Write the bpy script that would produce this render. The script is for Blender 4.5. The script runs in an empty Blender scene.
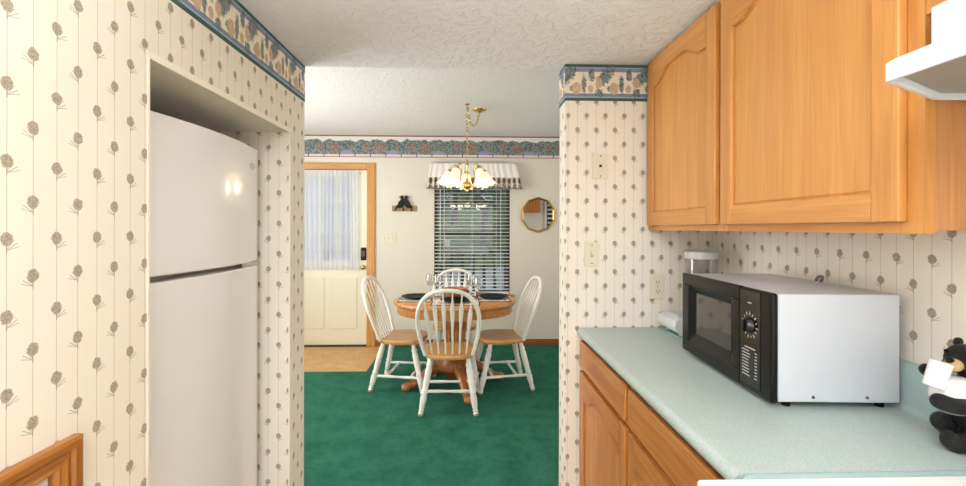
import bpy, bmesh, math, random
from math import sin, cos, pi, radians
from mathutils import Vector, Matrix
random.seed(7)
SC = bpy.context.scene
COL = SC.collection

# ------------------------------------------------------------------ node helpers
def sock(nt, s, v):
    if isinstance(v, X): nt.links.new(v.s, s)
    elif isinstance(v, bpy.types.NodeSocket): nt.links.new(v, s)
    else: s.default_value = v
class X:
    def __init__(self, nt, s): self.nt, self.s = nt, s
    def m(self, op, *a):
        n = self.nt.nodes.new('ShaderNodeMath'); n.operation = op
        for i, v in enumerate((self,) + a): sock(self.nt, n.inputs[i], v)
        return X(self.nt, n.outputs[0])
    def __add__(self, o): return self.m('ADD', o)
    __radd__ = __add__
    def __sub__(self, o): return self.m('SUBTRACT', o)
    def __mul__(self, o): return self.m('MULTIPLY', o)
    __rmul__ = __mul__
    def __truediv__(self, o): return self.m('DIVIDE', o)
    def floor(self): return self.m('FLOOR')
    def frac(self): return self.m('FRACT')
    def abs(self): return self.m('ABSOLUTE')
    def mod2(self): return (self * 0.5).frac() * 2.0
    def lt(self, o): return self.m('LESS_THAN', o)
    def gt(self, o): return self.m('GREATER_THAN', o)
    def mx(self, o): return self.m('MAXIMUM', o)
    def mn(self, o): return self.m('MINIMUM', o)
    def inv(self): return self * -1.0 + 1.0
    def soft(self, a, b):
        n = self.nt.nodes.new('ShaderNodeMapRange'); sock(self.nt, n.inputs[0], self)
        n.inputs[1].default_value = a; n.inputs[2].default_value = b
        n.inputs[3].default_value = 0; n.inputs[4].default_value = 1
        return X(self.nt, n.outputs[0])
def srgb(r, g, b):
    f = lambda c: (c/255/12.92) if c/255 <= .04045 else ((c/255+.055)/1.055)**2.4
    return (f(r), f(g), f(b), 1)
class Mat:
    def __init__(self, name, rough=.5, spec=.5, metal=0, color=(.8, .8, .8, 1), coat=0):
        self.m = bpy.data.materials.new(name); self.m.use_nodes = True
        self.nt = self.m.node_tree; self.b = self.nt.nodes['Principled BSDF']
        self.set(color, rough, spec, metal, coat); self._c = None
    def set(self, color, rough, spec, metal, coat):
        b = self.b.inputs
        b['Base Color'].default_value = color; b['Roughness'].default_value = rough
        b['Specular IOR Level'].default_value = spec; b['Metallic'].default_value = metal
        b['Coat Weight'].default_value = coat
    def coords(self, kind='Object'):
        if self._c is None:
            t = self.nt.nodes.new('ShaderNodeTexCoord'); s = self.nt.nodes.new('ShaderNodeSeparateXYZ')
            self.nt.links.new(t.outputs[kind], s.inputs[0]); self._v = t.outputs[kind]
            self._c = [X(self.nt, s.outputs[i]) for i in range(3)]
        return self._c
    def vec(self, x, y, z):
        n = self.nt.nodes.new('ShaderNodeCombineXYZ')
        for i, v in enumerate((x, y, z)): sock(self.nt, n.inputs[i], v)
        return n.outputs[0]
    def noise(self, scale, vec=None, detail=3, rough=.5, dist=0):
        self.coords(); n = self.nt.nodes.new('ShaderNodeTexNoise')
        n.inputs['Scale'].default_value = scale; n.inputs['Detail'].default_value = detail
        n.inputs['Roughness'].default_value = rough; n.inputs['Distortion'].default_value = dist
        self.nt.links.new(vec or self._v, n.inputs['Vector']); return X(self.nt, n.outputs['Fac'])
    def voro(self, scale, vec=None, feat='F1', out='Distance'):
        self.coords(); n = self.nt.nodes.new('ShaderNodeTexVoronoi'); n.feature = feat
        n.inputs['Scale'].default_value = scale; self.nt.links.new(vec or self._v, n.inputs['Vector'])
        return X(self.nt, n.outputs[out])
    def mix(self, f, a, b):
        n = self.nt.nodes.new('ShaderNodeMix'); n.data_type = 'RGBA'
        sock(self.nt, n.inputs[0], f); sock(self.nt, n.inputs[6], a); sock(self.nt, n.inputs[7], b)
        return n.outputs[2]
    def color(self, c): sock(self.nt, self.b.inputs['Base Color'], c); return self
    def bump(self, h, strength=.3, dist=.01):
        n = self.nt.nodes.new('ShaderNodeBump'); n.inputs['Strength'].default_value = strength
        n.inputs['Distance'].default_value = dist; sock(self.nt, n.inputs['Height'], h)
        self.nt.links.new(n.outputs[0], self.b.inputs['Normal']); return self

def flat(name, rgb, rough=.5, spec=.5, metal=0, coat=0): return Mat(name, rough, spec, metal, srgb(*rgb), coat).m

def wallpaper(name, axis, h0, z0, base=(238, 230, 218)):
    M = Mat(name, .75, .25); x, y, z = M.coords(); h = (x, y)[axis]
    s, p = .0439, .1317
    a = (h - (h0 - s/2)) / s; i = a.floor(); fu = (a.frac() - .5) * s
    odd = i.mod2().gt(.5)
    b = (z - (z0 - p/2)) / p + odd * .5; fv = (b.frac() - .5) * p
    sg = odd * 2.0 - 1.0                      # needle side flips column by column
    n = M.noise(160, detail=2); n2 = M.voro(330)
    ex, ez = fu / .0104, (fv - .001) / .0122
    d = (ex*ex + ez*ez).m('SQRT') + (n - .5) * .6
    cone = d.soft(1.08, .86)
    def needle(x0, z0_, dx, dz, w):           # short thin stroke
        px, pz = fu * sg - x0, fv - z0_
        L2 = dx*dx + dz*dz
        t = ((px*dx + pz*dz) / L2).mx(0.0).mn(1.0)
        qx, qz = px - t*dx, pz - t*dz
        return (qx*qx + qz*qz).m('SQRT').soft(w, w*.5)
    nd = needle(0, -.018, .017, .012, .0011).mx(needle(0, -.018, .02, .006, .0009)).mx(needle(0, -.01, 0, -.012, .0013)).mx(needle(0,-.016,.012,.016,.0008))
    line = fu.abs().soft(.0011, .0006) * .55
    fine = ((h / .0055).frac() - .5).abs().soft(.30, .5) * .09
    c = M.mix(fine, srgb(*base), srgb(206, 192, 170))
    c = M.mix(line, c, srgb(168, 156, 138))
    c = M.mix(nd * .55, c, srgb(112, 106, 96))
    inner = M.mix(n2.soft(.15, .6), srgb(112, 104, 92), srgb(172, 158, 136))
    M.color(M.mix(cone * .92, c, inner)); M.bump(M.noise(500), .05, .002)
    return M.m

def ellipse(u, v, cu, cv, ru, rv, n, k=1.0):
    a, b = (u - cu) / ru, (v - cv) / rv
    return ((a*a + b*b).m('SQRT') + (n - .5) * k).soft(1.05, .85)

def pine_border(name, axis, h0, zt, ht=.170):
    M = Mat(name, .7, .25); x, y, z = M.coords(); h = (x, y)[axis]
    P = .176
    u = ((h - h0) / P).frac(); v = (z * -1.0 + zt) / ht       # v: 0 top, 1 bottom
    c = srgb(236, 226, 208)
    top = v.lt(.21); c = M.mix(top, c, srgb(132, 144, 170)); c = M.mix(v.lt(.12), c, srgb(164, 174, 190))
    c = M.mix(v.lt(.085), c, srgb(66, 96, 94))
    c = M.mix(v.gt(.80), c, srgb(124, 136, 166)); c = M.mix(v.gt(.88), c, srgb(164, 174, 190)); c = M.mix(v.gt(.92), c, srgb(66, 98, 92))
    n = M.noise(90, detail=3); st = M.noise(55, M.vec(h*3.2 + z*3.2, 0.0, z*.7 - h*.7), 3)
    green = M.mix(st.soft(.42, .58), srgb(74, 92, 96), srgb(146, 158, 158))
    u2 = u + (v - .3) * .55                                # leaning brush
    g = ellipse(u2, v, .30, .33, .19, .28, st, 2.2).mx(ellipse(u, v, .72, .55, .065, .25, st, 2.4))
    g = g.mx(ellipse(u, v, .12, .78, .10, .12, st, 2.4)).mx(ellipse(u, v, .93, .30, .09, .16, st, 2.6)).mx(ellipse(u, v, .42, .66, .08, .09, st, 2.4))
    c = M.mix(g * .95, c, green)
    vo = M.voro(260)
    br = M.mix(vo.soft(.15, .6), srgb(150, 118, 96), srgb(216, 190, 160))
    k = ellipse(u, v, .52, .66, .13, .18, n, .8).mx(ellipse(u, v, .12, .50, .09, .14, n, .8)).mx(ellipse(u, v, .90, .68, .08, .11, n, .8))
    c = M.mix(k, c, br)
    M.color(c); return M.m

def forest_border(name):
    M = Mat(name, .7, .25); x, y, z = M.coords()
    P = .53; u = (x / P + .12).frac(); v = (z * -1.0 + 2.447) / .255
    n = M.noise(16, detail=4); n2 = M.noise(60, detail=3)
    c = srgb(226, 222, 212)
    edge = v + (n - .5) * .30 + (u * 2*pi*3).m('SINE') * .03
    c = M.mix(edge.soft(.20, .25), c, M.mix(n2.soft(.4, .6), srgb(74, 92, 92), srgb(134, 148, 144)))
    c = M.mix((v + (n - .5)*.2).soft(.62, .70), c, M.mix(n2.soft(.4, .6), srgb(88, 98, 102), srgb(150, 152, 150)))
    c = M.mix(ellipse(u, v, .42, .78, .13, .10, n2, .6), c, srgb(140, 150, 176))
    br = M.mix(n2.soft(.4, .6), srgb(122, 102, 94), srgb(156, 138, 126))
    bears = ellipse(u, v, .14, .58, .16, .25, n2, .5).mx(ellipse(u, v, .85, .50, .09, .22, n2, .5)).mx(ellipse(u, v, .52, .56, .06, .12, n2, .5))
    c = M.mix(bears, c, br)
    c = M.mix(v.gt(.86), c, srgb(216, 206, 202))
    tick = ((x / .178).frac() - .5).abs().lt(.03) * v.gt(.82)
    c = M.mix(tick, c, srgb(96, 80, 86))
    c = M.mix(v.lt(.05), c, srgb(150, 92, 100)); c = M.mix(v.gt(.96), c, srgb(160, 104, 108))
    M.color(c); return M.m

def wood(name, axis, light=(214, 152, 84), dark=(196, 132, 64), rough=.38, scale=1.0, coat=.15):
    M = Mat(name, rough, .45, coat=coat); c = list(M.coords())
    k = [9.0*scale]*3; k[axis] = .55*scale
    n = M.noise(5, M.vec(*[c[i]*k[i] for i in range(3)]), 4, .55, .6)
    k2 = [120.0*scale]*3; k2[axis] = 3.0*scale
    f = M.noise(1.6, M.vec(*[c[i]*k2[i] for i in range(3)]), 2, .6)
    col = M.mix(n.soft(.32, .68), srgb(*light), srgb(*dark))
    col = M.mix(f.soft(.50, .72) * .22, col, srgb(*[int(v*.74) for v in dark]))
    M.color(col); M.bump(f, .05, .002); return M.m

def glassmat(name, tint=(1, 1, 1, 1), base=.05, rough=.0, full=.7):
    m = bpy.data.materials.new(name); m.use_nodes = True; nt = m.node_tree; nt.nodes.clear()
    o = nt.nodes.new('ShaderNodeOutputMaterial'); mx = nt.nodes.new('ShaderNodeMixShader')
    t = nt.nodes.new('ShaderNodeBsdfTransparent'); g = nt.nodes.new('ShaderNodeBsdfGlossy')
    lw = nt.nodes.new('ShaderNodeLayerWeight'); lw.inputs[0].default_value = .35
    mr = nt.nodes.new('ShaderNodeMapRange'); mr.inputs[3].default_value = base; mr.inputs[4].default_value = full
    t.inputs[0].default_value = tint; g.inputs['Roughness'].default_value = rough
    nt.links.new(lw.outputs['Facing'], mr.inputs[0]); nt.links.new(mr.outputs[0], mx.inputs[0])
    nt.links.new(t.outputs[0], mx.inputs[1]); nt.links.new(g.outputs[0], mx.inputs[2]); nt.links.new(mx.outputs[0], o.inputs[0])
    return m
def sheer(name):
    m = bpy.data.materials.new(name); m.use_nodes = True; nt = m.node_tree; nt.nodes.clear()
    o = nt.nodes.new('ShaderNodeOutputMaterial'); mx = nt.nodes.new('ShaderNodeMixShader'); m2 = nt.nodes.new('ShaderNodeMixShader')
    t = nt.nodes.new('ShaderNodeBsdfTransparent'); d = nt.nodes.new('ShaderNodeBsdfDiffuse'); tr = nt.nodes.new('ShaderNodeBsdfTranslucent')
    d.inputs[0].default_value = srgb(238, 240, 246); tr.inputs[0].default_value = srgb(235, 240, 250)
    m2.inputs[0].default_value = .35; mx.inputs[0].default_value = .66
    nt.links.new(d.outputs[0], m2.inputs[1]); nt.links.new(tr.outputs[0], m2.inputs[2])
    nt.links.new(t.outputs[0], mx.inputs[1]); nt.links.new(m2.outputs[0], mx.inputs[2]); nt.links.new(mx.outputs[0], o.inputs[0])
    return m
def emis(name, rgb, s, mixc=None):
    M = Mat(name, .4, .4, color=srgb(*rgb)); M.b.inputs['Emission Color'].default_value = srgb(*rgb)
    M.b.inputs['Emission Strength'].default_value = s; return M.m

# ------------------------------------------------------------------ mesh helpers
class G:
    def __init__(s): s.v, s.f = [], []
    def add(s, vs, fs):
        o = len(s.v); s.v += [tuple(v) for v in vs]; s.f += [tuple(i+o for i in f) for f in fs]; return s
    def box(s, x0, x1, y0, y1, z0, z1):
        x0, x1 = min(x0, x1), max(x0, x1); y0, y1 = min(y0, y1), max(y0, y1); z0, z1 = min(z0, z1), max(z0, z1)
        return s.add([(x, y, z) for x in (x0, x1) for y in (y0, y1) for z in (z0, z1)],
                     [(0, 1, 3, 2), (4, 6, 7, 5), (0, 4, 5, 1), (2, 3, 7, 6), (0, 2, 6, 4), (1, 5, 7, 3)])
    def prism(s, poly, axis, a, b):            # poly in the two remaining axes (order x,y,z), extruded along axis
        n = len(poly); vs = []
        for t in (a, b):
            for p in poly:
                q = list(p); q.insert(axis, t); vs.append(q)
        return s.add(vs, [tuple(range(n)), tuple(range(2*n-1, n-1, -1))] + [(i, i+n, (i+1) % n+n, (i+1) % n) for i in range(n)])
    def rings(s, R, cap0=True, cap1=True, closed=False):
        n = len(R[0]); o = len(s.v); fs = []
        for i in range(len(R)-1 + (1 if closed else 0)):
            a, b = i*n, ((i+1) % len(R))*n
            fs += [(a+j, a+(j+1) % n, b+(j+1) % n, b+j) for j in range(n)]
        if cap0 and not closed: fs.append(tuple(range(n-1, -1, -1)))
        if cap1 and not closed: fs.append(tuple(range((len(R)-1)*n, len(R)*n)))
        return s.add([v for r in R for v in r], fs)
    def lathe(s, prof, c=(0, 0, 0), n=24, M=None, sy=1.0, cap0=True, cap1=True):   # prof: (r, z)
        R = []
        for r, z in prof:
            ring = [Vector((r*cos(2*pi*k/n), r*sy*sin(2*pi*k/n), z)) for k in range(n)]
            if M: ring = [M @ v for v in ring]
            R.append([v + Vector(c) for v in ring])
        return s.rings(R, cap0, cap1)
    def rod(s, a, b, prof, n=12):              # prof: (t 0..1, radius) along a->b
        a, b = Vector(a), Vector(b); d = b-a
        Q = d.to_track_quat('Z', 'Y').to_matrix()
        R = [[a + d*t + Q @ Vector((r*cos(2*pi*k/n), r*sin(2*pi*k/n), 0)) for k in range(n)] for t, r in prof]
        return s.rings(R)
    def tube(s, pts, rad, n=10, closed=False, sq=None):
        pts = [Vector(p) for p in pts]; m = len(pts); R = []; prev = None
        for i, p in enumerate(pts):
            t = (pts[(i+1) % m] - pts[i-1]) if closed else (pts[min(i+1, m-1)] - pts[max(i-1, 0)])
            t.normalize()
            if prev is None:
                u = t.orthogonal().normalized() if sq is None else (Vector(sq) - t*Vector(sq).dot(t)).normalized()
            else: u = (prev - t*prev.dot(t)).normalized()
            prev = u; w = t.cross(u); r = rad[i] if isinstance(rad, (list, tuple)) else rad
            R.append([p + u*r*cos(2*pi*k/n) + w*r*sin(2*pi*k/n) for k in range(n)])
        return s.rings(R, closed=closed)
    def sphere(s, c, r, n=16, m=10, M=None):
        rx, ry, rz = r if isinstance(r, (tuple, list)) else (r, r, r); R = []
        for i in range(1, m):
            a = pi*i/m
            R.append([Vector(c) + (M or Matrix.Identity(3)) @ Vector((rx*sin(a)*cos(2*pi*k/n), ry*sin(a)*sin(2*pi*k/n), -rz*cos(a))) for k in range(n)])
        return s.rings(R)
def curve(pts, n=8, closed=False):             # Catmull-Rom
    P = [Vector(p) for p in pts]; out = []; m = len(P)
    for i in range(m if closed else m-1):
        if closed: a, b, c, d = P[i-1], P[i], P[(i+1) % m], P[(i+2) % m]
        else: a, b, c, d = P[max(i-1, 0)], P[i], P[i+1], P[min(i+2, m-1)]
        for k in range(n):
            t = k/n
            out.append(.5*((2*b) + (c-a)*t + (2*a-5*b+4*c-d)*t*t + (3*b-a-3*c+d)*t**3))
    if not closed: out.append(P[-1])
    return out
def obj(name, g, m, parent=None, smooth=None, bevel=0, seg=2, label=None, kind=None):
    me = bpy.data.meshes.new(name); me.from_pydata([tuple(v) for v in g.v], [], g.f); me.validate()
    bm = bmesh.new(); bm.from_mesh(me); bmesh.ops.recalc_face_normals(bm, faces=bm.faces); bm.to_mesh(me); bm.free()
    me.materials.append(m); o = bpy.data.objects.new(name, me); COL.objects.link(o)
    if smooth is not None:
        for p in me.polygons: p.use_smooth = True
        me.set_sharp_from_angle(angle=radians(smooth))
    if bevel:
        b = o.modifiers.new('bevel', 'BEVEL'); b.width = bevel; b.segments = seg; b.limit_method = 'ANGLE'; b.angle_limit = radians(40)
        if smooth is None:
            for p in me.polygons: p.use_smooth = True
            w = o.modifiers.new('wn', 'WEIGHTED_NORMAL'); w.keep_sharp = False
    if parent: o.parent = parent
    if label: o['label'] = label
    if kind: o['kind'] = kind
    return o
def tag(o, label, cat, group=None):
    o['label'] = label; o['category'] = cat
    if group: o['group'] = group
    return o
def thing(name, label, cat, loc=(0, 0, 0), rz=0, group=None):
    o = bpy.data.objects.new(name, None); o.empty_display_size = .1; COL.objects.link(o)
    o.location = loc; o.rotation_euler = (0, 0, rz); return tag(o, label, cat, group)
def struct(name, g, m, **k): return obj(name, g, m, kind='structure', **k)
def dup(root, loc, rz, label=None):
    r = root.copy(); COL.objects.link(r); r.location = loc; r.rotation_euler = (0, 0, rz)
    if label: r['label'] = label
    for ch in [c for c in SC.objects if c.parent == root]:
        c = ch.copy(); COL.objects.link(c); c.parent = r
        for g2 in [q for q in SC.objects if q.parent == ch]:
            d = g2.copy(); COL.objects.link(d); d.parent = c
    return r

# ------------------------------------------------------------------ materials
def plaster(name, rgb, s=.5):
    M = Mat(name, .85, .2, color=srgb(*rgb)); M.coords()
    n = M.noise(14, detail=5, rough=.65, dist=2.2); v = M.voro(9)
    M.bump(n.soft(.48, .62) + v*.3, s, .006); return M.m
CEIL = plaster('ceiling_plaster', (236, 236, 236), .6)
CEIL2 = plaster('dining_ceiling_plaster', (226, 224, 220), .35)
SOFFIT = plaster('alcove_plaster', (232, 224, 210), .35)
PAINT = flat('beige_paint', (222, 215, 202), .7, .25)
OAKZ, OAKY, OAKX = wood('oak_vertical', 2), wood('oak_along_room', 1), wood('oak_across', 0)
PANEL = wood('oak_door_panel', 2, (214, 154, 84), (202, 139, 70), scale=.8)
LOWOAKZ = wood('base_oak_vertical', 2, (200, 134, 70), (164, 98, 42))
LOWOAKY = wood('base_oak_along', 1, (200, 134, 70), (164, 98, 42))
TRIMZ, TRIMX = wood('oak_trim_vertical', 2, (214, 158, 92), (192, 130, 66)), wood('oak_trim_across', 0, (214, 158, 92), (192, 130, 66))
TRIMB = wood('oak_baseboard', 0, (168, 100, 52), (136, 76, 36))
FRAMEY, FRAMEZ = wood('frame_oak_along', 1, (182, 118, 52), (140, 82, 28)), wood('frame_oak_up', 2, (182, 118, 52), (140, 82, 28))
WHITEPAINT = flat('white_chair_paint', (240, 236, 227), .4, .5)
SEATW = wood('seat_oak', 1, (216, 168, 108), (196, 142, 82), .35)
TABLEW = wood('table_oak', 0, (206, 146, 84), (176, 114, 58), .3)
TABLEP = wood('table_pedestal_oak', 2, (184, 112, 54), (140, 76, 32), .35)
BRASS = flat('brass', (216, 190, 124), .22, .5, 1)
GOLD = flat('gold_frame', (196, 158, 84), .25, .5, 1)
CHROME = flat('chrome', (200, 200, 200), .2, .5, 1)
IVORY = flat('ivory_plastic', (226, 219, 196), .4, .5)
DARK = flat('dark_slot', (40, 36, 32), .6)
APPL = flat('white_enamel', (238, 235, 233), .22, .5, coat=.3)
WHITE = flat('white_plastic', (214, 216, 218), .35, .5)
MWSIDE = flat('microwave_white_metal', (202, 205, 211), .32, .5)
BLACK = flat('black_plastic', (12, 12, 12), .25, .25)
BLACK2 = flat('black_face', (18, 17, 17), .12, .6)
MWGLASS = flat('microwave_window', (52, 46, 40), .06, .8)
PRINT = flat('white_print', (190, 188, 184), .6)
BLINDM = flat('blind_slat_white', (226, 228, 230), .45)
WINFR = flat('dark_window_frame', (46, 44, 44), .5)
GLASS = glassmat('window_glass', (.92, .95, .94, 1), .035)
CLEAR = glassmat('clear_glass', (.93, .94, .94, 1), .04, .02, .5)
JAR = glassmat('clear_plastic', (.90, .90, .90, 1), .05, .1, .6)
SHEER = sheer('sheer_curtain')
DOORP = flat('cream_door_paint', (238, 230, 206), .45)
PLATE = flat('dark_plate_glaze', (16, 17, 17), .45, .2)
BEARM = Mat('black_resin_fur', .42, .4, color=srgb(24, 22, 22))
BEARM.bump(BEARM.noise(420, detail=3), .9, .006); BEARM = BEARM.m
TAN = flat('tan_muzzle', (190, 158, 116), .6)
def _counter():
    M = Mat('teal_laminate', .38, .4); n = M.noise(220, detail=2); n2 = M.noise(40, detail=2)
    c = M.mix(n.soft(.4, .6), srgb(166, 180, 175), srgb(182, 193, 189)); c = M.mix(n2.soft(.4, .7)*.25, c, srgb(192, 200, 197))
    return M.color(c).m
COUNTER = _counter()
def _carpet():
    M = Mat('green_carpet', .95, .1); n = M.noise(260, detail=2); n2 = M.noise(6, detail=5, rough=.65); n3 = M.noise(30, detail=4)
    c = M.mix(n2.soft(.3, .7), srgb(32, 90, 72), srgb(58, 118, 98)); c = M.mix(n3.soft(.45, .8)*.5, c, srgb(16, 74, 56)); c = M.mix(n.soft(.3, .7)*.25, c, srgb(60, 130, 108))
    return M.color(c).bump(n, .6, .006).m
CARPET = _carpet()
def _vinyl():
    M = Mat('parquet_vinyl', .4, .4); x, y, z = M.coords()
    a, b = (x/.15).floor(), (y/.15).floor(); ck = (a+b).mod2().gt(.5)
    n = M.noise(4, M.vec(x*3.0, y*22.0, 0.0)); n2 = M.noise(4, M.vec(x*22.0, y*3.0, 0.0))
    t = n*ck + n2*ck.inv()
    return M.color(M.mix((t+M.noise(7)*.6).soft(.6, 1.0), srgb(214, 172, 116), srgb(186, 138, 84))).m
VINYL = _vinyl()
KFLOOR = flat('kitchen_vinyl', (196, 176, 144), .4)

# ------------------------------------------------------------------ room shell
YF, CZ, KZ = 5.03, 2.45, 2.136
WPL = wallpaper('pine_cone_wallpaper_left', 1, .792, 1.419, (234, 225, 209))
WPR = wallpaper('pine_cone_wallpaper_right', 1, 1.111, 1.299)
WPP = wallpaper('pine_cone_wallpaper_partition', 0, .629, 1.370)
WPA = wallpaper('pine_cone_wallpaper_alcove', 0, -.872, 1.722)
struct('floor', G().box(-.99, 3.2, 2.02, YF, -.05, 0).box(-2.7, -.99, 2.02, 4.15, -.05, 0), CARPET)
struct('floor', G().box(-2.7, -.99, 4.15, YF, -.05, -.002), VINYL)
struct('floor', G().box(-1.76, 1.2, -2.3, 2.02, -.05, -.003), KFLOOR)
struct('ceiling', G().box(-1.76, 1.2, -2.3, 2.055, KZ, CZ+.05), CEIL)
struct('ceiling', G().box(-2.7, 3.2, 2.055, YF, CZ, CZ+.05), CEIL2)
# left wall with its refrigerator alcove
struct('wall_left', G().box(-1.76, -.78, -2.3, 1.066, 0, KZ).box(-1.76, -.78, 1.066, 1.889, 1.80, KZ), WPL)
struct('wall_left', G().box(-1.76, -1.70, 1.066, 1.889, 0, 1.79), WPL)
struct('wall_left', G().box(-1.76, -.785, 1.889, 2.05, 0, KZ), WPA)
struct('wall_left', G().box(-.785, -.78, 1.889, 2.05, 0, KZ), WPL)
struct('ceiling', G().box(-1.70, -.781, 1.066, 1.889, 1.788, 1.80), SOFFIT)
BEAD = flat('corner_bead', (240, 232, 216), .5)
g = G().box(-.785, -.7785, 1.063, 1.070, 0, 1.804).box(-.785, -.7785, 1.886, 1.894, 0, 1.804).box(-.785, -.7785, 1.070, 1.886, 1.786, 1.804)
struct('trim_1', g, BEAD)
# right wall and partition
struct('wall_right', G().box(1.135, 1.2, -2.3, 2.0, 0, KZ), WPR)
struct('wall_partition', G().box(.445, 1.2, 1.98, 2.105, 0, KZ), WPP)
struct('wall_partition', G().box(.440, .445, 1.98, 2.11, 0, KZ), wallpaper('pine_cone_wallpaper_end', 1, 2.03, 1.38))
struct('wall_back', G().box(-1.76, 1.2, -2.36, -2.3, 0, KZ), PAINT)
struct('wall_south', G().box(.440, 3.2, 2.105, 2.11, 0, CZ).box(1.2, 3.2, 2.04, 2.105, 0, CZ).box(-2.7, -.785, 2.05, 2.055, 0, CZ).box(-2.7, -1.76, 1.99, 2.05, 0, CZ), PAINT)
struct('wall_west', G().box(-2.76, -2.7, 1.99, YF+.12, 0, CZ), PAINT)
struct('wall_east', G().box(3.2, 3.26, 1.99, YF+.12, 0, CZ), PAINT)
WX0, WX1, WZ0, WZ1 = -.417, .467, .600, 2.06
DX0, DX1, DZ1 = -2.115, -1.195, 2.055
g = G().box(-2.7, DX0, YF, YF+.12, 0, CZ).box(DX0, DX1, YF, YF+.12, DZ1, CZ).box(DX1, WX0, YF, YF+.12, 0, CZ)
g.box(WX0, WX1, YF, YF+.12, 0, WZ0).box(WX0, WX1, YF, YF+.12, WZ1, CZ).box(WX1, 3.2, YF, YF+.12, 0, CZ)
struct('wall_far', g, PAINT)
# wallpaper borders
struct('trim_2', G().box(-.78, -.7785, -2.3, 2.05, KZ-.170, KZ-.001), pine_border('pine_border_left', 1, .10, KZ))
struct('trim_3', G().box(.4385, 1.135, 1.9785, 1.98, KZ-.170, KZ-.001), pine_border('pine_border_front', 0, .40, KZ))
struct('trim_4', G().box(.4385, .440, 1.98, 2.11, KZ-.170, KZ-.001), pine_border('pine_border_end', 1, .05, KZ))
struct('trim_5', G().box(-2.7, 3.2, YF-.0015, YF, CZ-.257, CZ-.001), forest_border('forest_border'))
struct('baseboard_far', G().box(DX1+.10, 3.2, YF-.014, YF, 0, .075), TRIMB, bevel=.004)

# ------------------------------------------------------------------ entry door
d = thing('door_1', '', ''); del d['label']; del d['category']; d['kind'] = 'structure'
d.location = (DX0, YF, 0)
W = DX1-DX0
obj('casing', G().box(-.075, .0, -.022, 0, 0, 2.125).box(W, W+.095, -.022, 0, 0, 2.125), TRIMZ, d, bevel=.005)
obj('casing', G().box(0, W, -.022, 0, DZ1, 2.125), TRIMX, d, bevel=.005)
wx0, wx1, wz0, wz1 = .17, .75, .97, 1.99
g = G().box(.008, wx0, .03, .075, .012, 2.045).box(wx1, W-.008, .03, .075, .012, 2.045).box(wx0, wx1, .03, .075, .012, wz0).box(wx0, wx1, .03, .075, wz1, 2.045)
slab = obj('door_slab', g, DOORP, d)
g = G()
for a, b in ((.12, .42), (.50, .80)):
    for z0, z1 in ((.20, .80),):
        g.box(a, b, .022, .031, z0, z1); 
obj('raised_panel', G().box(.12, .42, .022, .031, .20, .80), DOORP, slab, bevel=.008)
obj('raised_panel', G().box(.50, .80, .022, .031, .20, .80), DOORP, slab, bevel=.008)
g = G()
for x in (wx0, wx0+.193, wx0+.387, wx1-.02): g.box(x, x+.02, .028, .07, wz0, wz1)
for z in (wz0, 1.32, 1.67, wz1-.02): g.box(wx0, wx1, .0285, .0695, z, z+.02)
obj('muntin_grid', g, DOORP, slab)
obj('pane', G().box(wx0, wx1, .048, .052, wz0, wz1), GLASS, slab)
obj('threshold', G().box(0, W, -.01, .12, 0, .012), DARK, d)
g = G().lathe([(.001, 0), (.024, 0), (.026, .004), (.010, .010), (.009, .028), (.024, .038), (.028, .050), (.022, .062), (.001, .066)], (W-.045, .03, .915), 20, Matrix.Rotation(pi/2, 3, 'X'))
obj('door_knob', g, BRASS, slab, smooth=60)
k = obj('keypad_lock', G().box(W-.075, W-.012, .004, .030, .995, 1.145), BLACK, slab, bevel=.012, seg=3)
g = G()
for i in range(4):
    for j in range(3): g.box(W-.064+j*.015, W-.055+j*.015, .0015, .0045, 1.045+i*.016, 1.054+i*.016)
obj('key_button', g, flat('key_grey', (120, 124, 130), .5), k)
# sheer curtain hung on rods over the door glass
c = thing('sheer_curtain', 'white sheer curtain gathered over the glass of the cream entry door', 'curtain', (DX0, YF, 0))
g = G(); nx = 200; zs = [2.035, 2.02, 2.0, 1.98, 1.5, 1.0, .96, .935, .91, .885]
am = [.006, .003, .004, .009, .012, .009, .004, .003, .006, .007]
cx0, cx1 = .10, .84
for r, z in enumerate(zs):
    for i in range(nx+1):
        t = i/nx; x = cx0+(cx1-cx0)*t; x += .012*sin(t*9+z)*(1 if 1 < r < 7 else .3)
        g.v.append((x, .004+.6*am[r]*sin(t*95+2.2*sin(t*13)+.3*z), z))
for r in range(len(zs)-1):
    for i in range(nx): g.f.append((r*(nx+1)+i, r*(nx+1)+i+1, (r+1)*(nx+1)+i+1, (r+1)*(nx+1)+i))
obj('curtain_panel', g, SHEER, c, smooth=180)
obj('curtain_rod', G().rod((cx0-.01, .012, 2.008), (cx1+.01, .012, 2.008), [(0, .004), (1, .004)]), CHROME, c)
obj('curtain_rod', G().rod((cx0-.01, .012, .922), (cx1+.01, .012, .922), [(0, .004), (1, .004)]), CHROME, c)

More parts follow.
